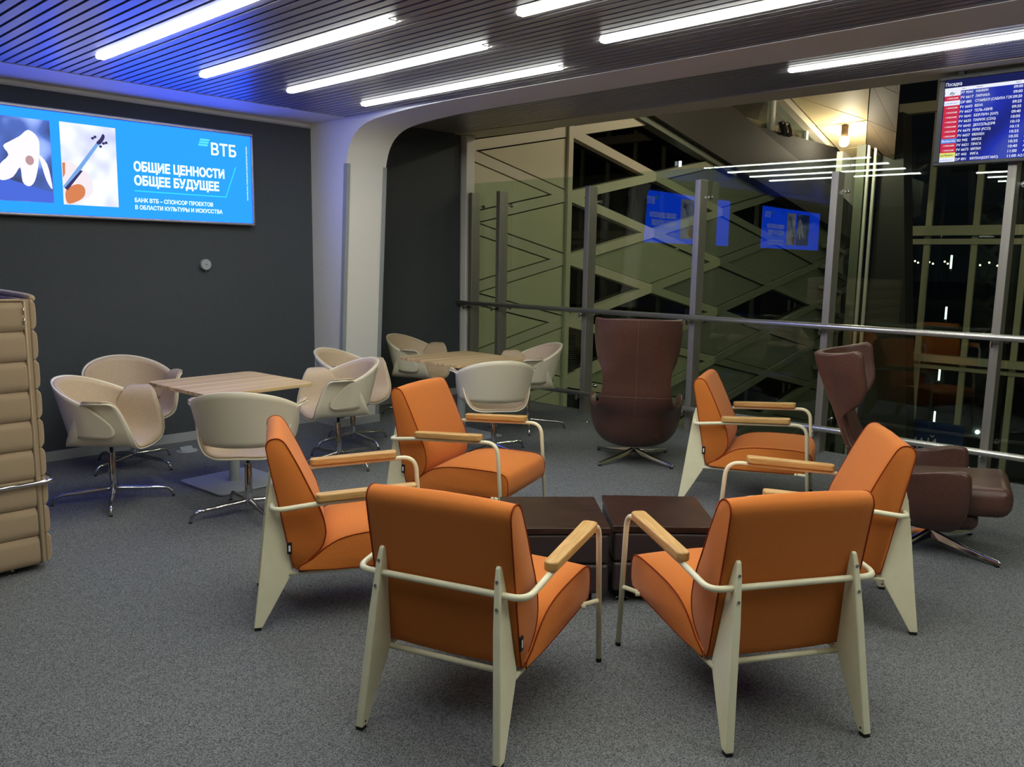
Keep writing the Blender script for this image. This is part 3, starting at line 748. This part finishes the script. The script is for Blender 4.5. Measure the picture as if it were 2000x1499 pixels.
# ------------------------------------------------------------------ brown leather wing chairs
def make_wing(tilt, zs, base_rot):
    e = empty('leather_wing_chair')
    rows = [(.140, .04, -.04, .05, 0), (.145, .20, -.20, .28, 0), (.170, .290, -.285, .42, .02), (.215, .342, -.335, .50, .05), (.27, .366, -.367, .54, .09), (.33, .377, -.39, .565, .125), (.385, .380, -.41, .56, .145),
            (.425, .368, -.425, .45, .10), (.455, .342, -.44, .30, .03), (.50, .305, -.46, .14, 0), (.57, .272, -.49, .07, 0), (.66, .258, -.525, .055, 0), (.74, .262, -.56, .07, 0), (.80, .28, -.59, .14, -.02),
            (.86, .303, -.62, .22, -.03), (.93, .322, -.648, .275, -.02), (1.0, .332, -.678, .29, 0), (1.05, .333, -.692, .285, .01), (1.085, .326, -.70, .26, 0)]
    zt = [r[0] for r in rows]; N = len(rows)
    cr_ = crv([Vector((r[0], r[1], r[2])) for r in rows], 3); cd = crv([Vector((r[4], r[3], 0)) for r in rows], 3)
    K = len(cr_)
    def xf(x, y, z):
        if z > .5:
            k = min(1, (z-.5)/.15)
            a = tilt*k; dy, dz = y+.44, (z-.5)*(1+(zs-1)*k)
            y = -.44+dy*math.cos(a)+dz*math.sin(a); z = .5-dy*math.sin(a)+dz*math.cos(a)
        return (x, y, z)
    def fn(u, v):
        i = v*(K-1); i0 = min(int(i), K-2); t = i-i0
        a = cr_[i0].lerp(cr_[i0+1], t); dd = cd[i0].lerp(cd[i0+1], t); d = dd.y; lift = dd.x
        z, w, yb = a.x, a.y, a.z
        s = u*2-1; ph = s*PI/2
        x = w*math.copysign(abs(math.sin(ph))**.88, ph); y = yb+d*(1-math.cos(ph))
        z0_ = z
        if z > 1.0: z += .05*abs(s)**3*min(1, (z-1.0)/.05)          # raised wing tips
        z += lift*abs(s)**3
        q = xf(x, y, z0_)
        return (q[0], q[1], q[2]+(z-z0_))
    grid('shell', fn, 33, K, 'leather_brown', e, .05, -1, 1)
    # seams on the outside
    def out(u, v):
        p = Vector(fn(u, v)); pu = Vector(fn(min(1, u+.01), v))-Vector(fn(max(0, u-.01), v)); pv_ = Vector(fn(u, min(1, v+.01)))-Vector(fn(u, max(0, v-.01)))
        nn = pu.cross(pv_).normalized()
        if nn.y > 0: nn = -nn
        return p+nn*.001
    tube('seam', [out(.5, .42+.57*k/24) for k in range(25)], .0013, 'leather_seam', e, 6)
    tube('seam', [out(.12+.76*k/24, .56) for k in range(25)], .0013, 'leather_seam', e, 6)
    # seat cushion
    def block(name, xs, y0, y1, z0, z1, dz, bev):
        V = [(sx*xs, y, z+(dz if y > 0 else 0)) for z in (z0, z1) for (sx, y) in ((-1, y0), (1, y0), (1, y1), (-1, y1))]
        o = mobj(name, V, BF, 'leather_brown', e); bevel(o, bev, 4, 30); return o
    block('seat_cushion', .285, -.20, .375, .235, .405, .045, .065)
    block('back_fill', .20, -.32, -.16, .22, .39, 0, .05)
    block('seat_base', .24, -.12, .225, .150, .255, .03, .045)
    tube('lever', [(-.37, .02, .285), (-.395, .02, .285), (-.395, .11, .312)], .006, 'chrome', e, 8)
    lathe('column', [(.030, 0), (.024, .02), (.022, .10)], 'chrome', e, 18, (0, 0, .055))
    for k in range(4):
        a = base_rot+PI/2*k; c, s = math.cos(a), math.sin(a)
        V = []
        for r, w, z0, z1 in ((.015, .024, .055, .098), (.20, .019, .030, .060), (.40, .014, .012, .034), (.415, .010, .012, .030)):
            for sw, z in ((-1, z0), (1, z0), (.55, z1), (-.55, z1)): V.append((r*c-sw*w*s, r*s+sw*w*c, z))
        F = [(0, 1, 2, 3), (12, 15, 14, 13)]+[(i*4+j, i*4+(j+1) % 4, i*4+4+(j+1) % 4, i*4+4+j) for i in range(3) for j in range(4)]
        f = mobj('foot', V, F, 'chrome', e); bevel(f, .003, 2, 30)
        lathe('glide', [(.013, 0), (.013, .013)], 'rubber', f, 10, (.395*c, .395*s, 0))
    return e
f1 = math.atan2(3.8117, 5.5107)
w1 = make_wing(R(12), 1.10, R(-7)-(f1-PI/2)); w1.location = (5.5107, 3.8117, 0); w1.rotation_euler = (0, 0, f1-PI/2)
tag(w1, 'upright brown leather wing chair with its back turned, in front of the railing', 'wing chair', 'brown leather wing chairs')
f2 = R(-74)
w2 = make_wing(R(0), 1.0, R(-90)-R(17)-(f2-PI/2)+R(0)); w2.location = (5.03, 1.40, 0); w2.rotation_euler = (0, 0, f2-PI/2)
tag(w2, 'brown leather wing chair at the right edge, tilted back and facing right', 'wing chair', 'brown leather wing chairs')

# ------------------------------------------------------------------ quilted high-back sofa (left edge)
so = empty('quilted_sofa', (0, 0, 0)); tag(so, 'beige quilted high-back sofa cut off by the left picture edge', 'sofa')
H = .1475; Z0 = .035; SX0, SX1, SY0, SY1 = -.62, 1.300, 4.50, 5.30
def channel(name, axis, a, b, p, z, h, t, par, sign):
    """horizontal padded channel: axis x or y from a..b at plane p, bulging to sign"""
    prof = []
    for k in range(9):
        u = k/8; prof.append((sign*(t*.45+t*.55*math.sqrt(max(0, 1-(2*u-1)**4))), z+h*u))
    prof = [(-sign*0, z)]+prof+[(0, z+h)]
    if axis == 'x':
        return prism(name, [(p+q[0], q[1]) for q in prof], 'x', a, b, 'sofa_fabric', par, smooth=False)
    return prism(name, [(p+q[0], q[1]) for q in prof], 'y', a, b, 'sofa_fabric', par, smooth=False)
bp_ = box('back_panel', (SX0, SY0, .04), (SX1, SY0+.05, 1.36), 'sofa_fabric', so)
sp = box('side_panel', (SX1+.002, SY0-.005, .04), (SX1+.03, SY1, 1.37), 'sofa_fabric', so)
sp2 = box('side_panel', (SX0-.03, SY0, .04), (SX0, SY1, 1.37), 'sofa_fabric', so)
for k in range(9):
    c = channel('quilted_channel', 'x', SX0, SX1-.002, SY0, Z0+H*k, H-.002, -.030, so, 1)
    bevel(c, .006, 2, 60)
    c = channel('quilted_channel', 'y', SY0-.010, SY1, SX1+.03, Z0+.005+H*k, H-.002, .028, so, 1)
    bevel(c, .006, 2, 60)
tube('piping', [(SX0, SY0-.018, 1.366), (SX1-.02, SY0-.018, 1.366), (SX1+.002, SY0-.022, 1.362), (SX1+.004, SY0-.022, .04)], .007, 'sofa_fabric', so, 8)
tube('top_edge', crv([(SX1+.045, SY0, 1.372), (SX1+.04, SY0+.1, 1.38), (SX1+.035, SY1-.1, 1.385), (SX1+.03, SY1, 1.36)], 5), .017, 'sofa_fabric', so, 8)
for k in range(2): tube('zip', [(SX1-.006, SY0-.034, 1.30-.05*k), (SX1-.004, SY0-.034, 1.33-.05*k)], .004, 'chrome', so, 6)
tube('frame_tube', fillet([(SX0-.05, SY0-.05, .462), (SX1+.075, SY0-.05, .462), (SX1+.075, SY1, .462)], .045, 6), .0115, 'chrome', so, 12)
box('seat_base', (SX0, SY0+.05, .20), (SX1, SY1+.02, .34), 'sofa_fabric', so, bev=.02)
box('seat_cushion', (SX0+.01, SY0+.14, .34), (SX1-.01, SY1+.04, .46), 'sofa_fabric', so, bev=.03, seg=3)
box('back_cushion', (SX0+.01, SY0+.06, .46), (SX1-.01, SY0+.22, .86), 'sofa_fabric', so, bev=.04, seg=3)
for x in (SX0+.06, SX1-.12):
    for y in (SY0+.03, SY1-.05):
        lathe('leg', [(.022, 0), (.024, .006), (.010, .012), (.010, .05)], 'chrome', so, 14, (x, y, 0))

# floor socket by the dark wall
fs = empty('outlet_cover', (3.02, 6.50, 0)); tag(fs, 'small grey floor outlet cover with raised flap beside the dark wall', 'floor outlet')
lathe('cover', [(.085, 0), (.085, .004), (.075, .007)], 'plastic_grey', fs, 20)
mobj('flap', [(-.05, -.02, .006), (.05, -.02, .006), (.05, .03, .03), (-.05, .03, .03), (-.05, -.02, .010), (.05, -.02, .010), (.05, .028, .035), (-.05, .028, .035)], BF, 'plastic_grey', fs)

# ================================================================== ATRIUM BEYOND THE RAILING
YL = 7.25; DX = 2.01; DZ = .833; NX0 = 8.70; NZ0 = 1.61
lat = S(box('wall_atrium', (6.93, YL+.07, -4.2), (17.6, YL+.12, 4.0), 'black_void'))
S(box('trim_7', (NX0-.045, YL-.06, -4.2), (NX0+.045, YL+.07, 3.9), 'cream_paint'))
def clipx(poly, x, keep_right):
    out = []
    for a, b in zip(poly, poly[1:]+poly[:1]):
        ina = (a[0] >= x) if keep_right else (a[0] <= x); inb = (b[0] >= x) if keep_right else (b[0] <= x)
        if ina: out.append(a)
        if ina != inb:
            t = (x-a[0])/(b[0]-a[0]); out.append((x, a[1]+(b[1]-a[1])*t))
    return out
sl = (DZ/2)/DX
def beam_low(x): return 3.60-.205*(x-10.72)
def clip_line(poly, f):      # keep below z=f(x)
    out = []
    for a, b in zip(poly, poly[1:]+poly[:1]):
        ga, gb = a[1]-f(a[0]), b[1]-f(b[0])
        if ga <= 0: out.append(a)
        if (ga <= 0) != (gb <= 0):
            t = ga/(ga-gb); out.append((a[0]+(b[0]-a[0])*t, a[1]+(b[1]-a[1])*t))
    return out
mpi = lat.matrix_world
bpy.context.view_layer.update(); LMI = lat.matrix_world.inverted()
def lpiece(name, poly, y0, y1, m, bev=0):
    if len(poly) < 3: return
    cx = sum(p[0] for p in poly)/len(poly); cz = sum(p[1] for p in poly)/len(poly)
    area = abs(sum(a[0]*b[1]-b[0]*a[1] for a, b in zip(poly, poly[1:]+poly[:1])))/2
    if area < .004: return
    o = prism(name, poly, 'y', y0, y1, m); o.parent = lat; o.matrix_parent_inverse = LMI
    if bev: bevel(o, bev, 1, 30)
    return o
def shrink(cx, cz, hw, hh, g):
    # rhombus inset by g (distance measured vertically)
    k = 1-g/hh
    return [(cx-hw*k, cz), (cx, cz-hh*k), (cx+hw*k, cz), (cx, cz+hh*k)]
WIN = {(1, 1), (1, -3), (3, 1), (3, -3), (1, 5), (3, -1), (1, -5)}
TOP = lambda x: min(3.9, beam_low(x))
for i in range(-1, 6):
    for j in range(-13, 8):
        if (i+j) % 2: continue
        # cell centre: even columns between nodes of col0
        cx = NX0+DX*i; cz = NZ0+DZ*.5*j+DZ*.5
        cell = shrink(cx, cz, DX, DZ/2, .080)
        cell = clip_line(clipx(cell, 6.95, True), TOP)
        if i >= 5: cell = clipx(cell, 17.4, False)
        if len(cell) < 3: continue
        jj = (j+1)
        def add(poly, m, kind):
            if kind == 'window':
                lpiece('pane', poly, YL+.055, YL+.063, 'window_glass')
            else: lpiece('panel', poly, YL-.012, YL+.05, m)
        if i <= 0:
            l = clipx(cell, NX0-.055, False); r = clipx(cell, NX0+.055, True)
            if len(l) >= 3: add(l, 'panel_cream', 'panel')
            if i == 0 and len(r) >= 3: add(r, 'panel_cream', 'window')
        else:
            win = (i % 2 == 1 and jj % 4 == 2) or (i == 1 and cz > 3.1)
            add(cell, 'green_panel' if i < 2 else 'grey_panel', 'window' if win else 'panel')
# braces: one piece per lattice side
hb = .062
for i in range(-1, 5):
    for j in range(-12, 8):
        for d in (1, -1):
            xa, xb = NX0+DX*i, NX0+DX*(i+1)
            if i % 2 == 0: za = NZ0+DZ*j if False else None
            # nodes of column i: z = NZ0 + DZ*k (even i) or NZ0+DZ*(k+.5) (odd i)
            za = NZ0+DZ*j+(DZ*.5 if i % 2 else 0); zb = za+d*DZ*.5
            p = [(xa, za-hb), (xb, zb-hb), (xb, zb+hb), (xa, za+hb)]
            p = clip_line(clipx(p, 6.95, True), TOP)
            if min(q[1] for q in p) < -4.2 if p else True: continue
            lpiece('brace', p, (YL-.05 if xa >= NX0-.1 else YL-.012)-(.006 if d > 0 else 0), YL+.06, 'cream_paint' if i < 1 else ('green_panel' if i < 2 else 'grey_panel'))
# louvre mesh beside the mullion
for k in range(60):
    z = -1.2+k*.03
    if abs(((z-NZ0)/DZ) % 1-.5) < .28 or True:
        o = box('louvre', (NX0+.05, YL+.02, z), (NX0+.30, YL+.045, z+.012), 'louvre'); o.parent = lat; o.matrix_parent_inverse = LMI
# sloping dark beam on the atrium wall
bx_ = S(prism('trim_8', [(8.9, beam_low(8.9)), (18.5, beam_low(18.5)), (18.5, beam_low(18.5)+.62), (17.0, 3.05), (12.78, 4.066), (11.5, 4.36), (8.9, 4.9)], 'y', YL-.22, YL+.2, 'dark_beam'))
S(prism('trim_9', [(8.9, beam_low(8.9)-.10), (13.0, beam_low(13.0)-.09), (13.0, beam_low(13.0)+.01), (8.9, beam_low(8.9)+.02)], 'y', YL-.12, YL+.1, 'grey_panel'))
S(box('wall_end', (17.50, YL-.05, 2.62), (18.42, YL+.15, 3.92), 'white_paint'))
S(box('trim_10', (17.42, YL-.10, -4.2), (17.60, YL+.2, 2.62), 'grey_panel'))
for k in range(7):      # stepped lattice ends
    z = 2.02-k*DZ*.5
    lpiece('brace', [(16.76, z), (17.4, z-.12), (17.4, z-.20), (16.76, z-.08)], YL-.28, YL-.05, 'grey_panel')
# upper gallery glazing behind the sloping beam
ug = S(box('wall_gallery', (11.0, 9.2, 2.6), (18.6, 9.3, 4.75), 'cream_paint'))
for i, x in enumerate((13.2, 14.9, 16.35, 17.45)):
    S(box('window_%d' % (i+1), (x-.045, YL+.21, 2.7), (x+.045, YL+.33, 4.62), 'white_paint'))
    if i < 3:
        nx = (14.9, 16.35, 17.45)[i]
        S(box('window_%d' % (i+5), (x+.05, YL+.25, 2.7), (nx-.05, YL+.262, 4.6), 'facade_glass'))
roof = lambda x: 4.47-.295*(x-15.45)
S(prism('trim_11', [(11.0, roof(11.0)), (17.5, roof(17.5)), (17.5, roof(17.5)+.16), (11.0, roof(11.0)+.16)], 'y', YL+.10, YL+.45, 'cream_paint'))
gc = S(box('ceiling_atrium', (7.1, -4.0, 6.2), (20.0, 9.3, 6.3), 'dark_beam'))
bpy.context.view_layer.update(); GMI = gc.matrix_world.inverted()
def slope_panel(tri, m, th=.05, k=.97):
    cx = [sum(p[i] for p in tri)/len(tri) for i in range(3)]
    t = [tuple(cx[i]+(p[i]-cx[i])*k for i in range(3)) for p in tri]
    n = len(t); V = t+[(p[0], p[1], p[2]+th) for p in t]
    F = [tuple(range(n)), tuple(range(2*n-1, n-1, -1))]+[(i, (i+1) % n, n+(i+1) % n, n+i) for i in range(n)]
    o = mobj('ceiling_panel', V, F, m); o.parent = gc; o.matrix_parent_inverse = GMI
xs_ = [9.5, 11.6, 13.4, 15.0, 16.4, 17.5, 18.5]
A_ = [(x, YL+.05, roof(x)+.10) for x in xs_]; B_ = [(x, .385*x, roof(x)+.12) for x in xs_]; C_ = [(x, .352*x, roof(x)-.15) for x in xs_]
for i in range(len(xs_)-1):
    slope_panel([A_[i], B_[i], B_[i+1]], 'gold_panel'); slope_panel([A_[i], B_[i+1], A_[i+1]], 'gold_panel')
    slope_panel([B_[i], C_[i], C_[i+1]], 'soffit_unlit', k=.985); slope_panel([B_[i], C_[i+1], B_[i+1]], 'soffit_unlit', k=.985)
for q, (x, y, vis) in enumerate(((16.5, 6.78, 1), (10.6, 5.0, 0), (10.6, 2.6, 0), (10.6, .2, 0), (15.0, 2.0, 0))):  # only the first lamp shows; the others are added to light the atrium
    zl = 4.05 if vis else 4.42
    e = empty('cylinder_lamp', (x, y, zl)); tag(e, 'glowing cylinder lamp hanging from the pale atrium ceiling' if vis else 'unseen cylinder lamp added to light the atrium, outside the picture', 'lamp', 'atrium ceiling lamps')
    lathe('housing', [(.065, 0), (.065, .22), (.05, .24), (.012, .26), (.012, .32 if vis else 1.79)], 'leather_edge', e, 20)
    lathe('bulb', [(.05, -.17), (.082, -.13), (.082, -.02), (.06, 0)], 'lamp_warm', e, 16)
for x, y, lab in ((16.92, 8.2, 'left one of two round downlights glowing behind the upper gallery window'), (17.29, 8.2, 'right one of two round downlights glowing behind the upper gallery window')):
    e = empty('downlight', (x, y, 4.07)); tag(e, lab, 'downlight', 'gallery downlights')
    lathe('ring', [(.14, .0), (.14, .05)], 'white_paint', e, 18); lathe('lens', [(.11, -.012), (.11, .0)], 'downlight', e, 18); lathe('stem', [(.02, .05), (.02, 2.14)], 'white_paint', e, 8)
# black spotlights on the gallery window frame
sl_ = empty('spotlight_pair', (15.05, YL+.10, 4.02)); tag(sl_, 'pair of small black spotlights mounted on the upper gallery window frame', 'spotlight')
box('bracket', (-.16, -.06, .13), (.16, .02, .17), 'plastic_dark', sl_)
for x in (-.09, .10):
    lathe('spot_head', [(.055, 0), (.07, .05), (.07, .22), (.05, .26)], 'plastic_dark', sl_, 14, (x, -.10, -.05), (R(-25), R(12), 0))
# glowing tubes made up to stand for reflected streaks in the atrium windows
for x, z0, z1, lab in ((11.47, 3.03, 3.16, 'short white vertical reflection streak in the upper dark atrium window'), (11.46, 1.50, 1.79, 'white vertical reflection streak in the near diamond window'),
                       (15.0, 1.44, 1.83, 'white vertical reflection streak in the far diamond window'), (15.07, -.23, .16, 'white vertical reflection streak in the low diamond window')):
    e = empty('reflection_streak', (x, YL+.02, z0)); tag(e, lab, 'lamp', 'vertical reflection streaks')
    lathe('tube', [(.022, 0), (.022, z1-z0)], 'streak_white', e, 10); lathe('cap', [(.024, -.03), (.024, 0)], 'white_paint', e, 10)
for x, y, z0, z1, lab in ((20.35, 5.75, 1.55, 1.85, 'topmost vertical white reflection streak beyond the facade mullions'), (20.35, 5.76, .42, .70, 'second vertical white reflection streak from the top beyond the facade'),
                          (20.35, 5.78, -.98, -.66, 'vertical white reflection streak beyond the facade just under the lower transom'), (20.35, 5.80, -2.05, -1.70, 'lowest vertical white reflection streak beyond the facade')):
    e = empty('reflection_streak', (x, y, z0)); tag(e, lab, 'lamp', 'vertical reflection streaks')  # glowing tubes added beyond the facade in place of streaks reflected in glass
    lathe('tube', [(.022, 0), (.022, z1-z0)], 'streak_white', e, 10); lathe('cap', [(.024, -.05), (.024, 0)], 'white_paint', e, 10)
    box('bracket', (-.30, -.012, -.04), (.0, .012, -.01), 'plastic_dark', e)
# columns between lattice wall and facade
S(box('trim_12', (17.42, 6.70, -4.2), (17.62, 6.88, 4.6), 'grey_panel'))
for y in (6.635, 6.50):
    S(box('trim_13' if y > 6.6 else 'trim_14', (17.40, y-.025, -4.2), (17.46, y+.025, 4.4), 'white_paint'))
V = [(17.6, 6.45, 4.6), (17.6, 6.10, 4.6), (17.6, 5.30, -4.2), (17.6, 6.55, -4.2), (18.1, 6.45, 4.6), (18.1, 6.10, 4.6), (18.1, 5.30, -4.2), (18.1, 6.55, -4.2)]
S(mobj('trim_15', V, BF, 'dark_beam')).location = (0, 0, 0)
# exterior facade
XF = 20.0
fa = S(box('wall_facade', (XF-.1, -4, 5.9), (XF+.15, 9.3, 6.3), 'cream_paint'))
bpy.context.view_layer.update(); FMI = fa.matrix_world.inverted()
def fpiece(name, lo, hi, m):
    o = box(name, lo, hi, m); o.parent = fa; o.matrix_parent_inverse = FMI; return o
for k in range(-2, 11):
    y = 6.19-.96*k
    fpiece('mullion', (XF, y-.06, -4.2), (XF+.10, y+.06, 5.9), 'panel_cream')
    fpiece('pane', (XF+.05, y-.90, -4.2), (XF+.062, y-.06, 5.9), 'facade_glass')
for z0, z1, d in ((2.27, 2.48, .18), (2.08, 2.20, .05), (-.52, -.36, .18), (-.68, -.60, .05), (4.93, 5.15, .2)):
    fpiece('transom', (XF-d, -4, z0), (XF+.02, 6.95, z1), 'panel_cream')
S(box('floor_atrium', (7.06, -4, -4.4), (20.1, 9.3, -4.2), 'grey_panel'))
S(box('wall_south', (7.06, -4.2, -4.4), (20.1, -4.0, 6.3), 'cream_paint'))
# ------------------------------------------------------------------ night outside
S(box('ground', (20.4, -150, -5.2), (400, 250, -5.0), 'night_ground'))
lamps = [(1787, 512), (1793, 515), (1815, 514), (1822, 517), (1845, 513), (1897, 514), (1914, 520), (1932, 515), (1948, 521), (1851, 517)]
def ray(px, py, X):
    d = _w+_r*((px-1000)/1620.5)-_u*((py-749.5)/1620.5)
    return Vector((0, 0, 1.597))+d*(X/d.x)
for k, (px, py) in enumerate(lamps):
    p = ray(px, py, 180)
    o = empty('airfield_light', (p.x, p.y, -5.0)); h = p.z+5.0
    lathe('mast', [(.08, 0), (.05, h)], 'plastic_dark', o, 6); lathe('lamp_head', [(.05, h), (.17, h+.08), (.17, h+.26), (.05, h+.34)], 'star_lamp', o, 8)
    nth = ['leftmost', 'second', 'third', 'fourth', 'fifth', 'sixth', 'seventh', 'eighth', 'ninth', 'rightmost'][sorted(lamps).index((px, py))]
    tag(o, 'tiny warm airfield light on the dark horizon, '+nth+(' of the row' if 'most' in nth else ' from the left'), 'light', 'airfield lights')
# blue sign board beyond the railing
sg = empty('blue_sign', (19.0, 5.42, -1.72)); tag(sg, 'dark blue sign board with pale letters low behind the railing', 'sign')
box('board', (0, -.60, -1.4), (.05, .56, .0), 'sign_blue', sg)
text('lettering', 'IVAЙ', .36, 'white_letter', sg, Matrix.Translation((-.004, .54, -.62)) @ Matrix.Rotation(-PI/2, 4, 'Z') @ Matrix.Rotation(PI/2, 4, 'X'), .62)
# service truck with headlights on the apron
p = ray(1893, 786, 34.0)
tk = empty('service_truck', (p.x, p.y, -5.0), R(185)); tag(tk, 'service truck with lit headlight on the dark apron outside', 'truck')
box('cargo_body', (-2.6, -1.0, .8), (.6, 1.0, 2.8), 'truck_grey', tk, bev=.05)
box('cab', (.7, -.95, .6), (2.2, .95, 2.3), 'truck_grey', tk, bev=.15)
box('windscreen', (2.15, -.8, 1.4), (2.22, .8, 2.1), 'window_dark', tk)
for x in (-1.6, 1.4):
    for y in (-.9, .9): lathe('wheel', [(.45, -.12), (.45, .12)], 'rubber', tk, 18, (x, y, .45), (PI/2, 0, 0))
for y in (-.7, .7): lathe('headlight', [(.07, 0), (.07, .05)], 'head_white', tk, 14, (2.2, y, .9), (0, PI/2, 0))
sp_ = bpy.data.lights.new('headlight_beam', 'SPOT'); sp_.energy = 900; sp_.spot_size = R(50); sp_.color = (1, .93, .85)
so_ = bpy.data.objects.new('headlight_beam', sp_); C.objects.link(so_); so_.parent = tk; so_.location = (2.4, 0, 1.0); so_.rotation_euler = (0, -R(62), 0)
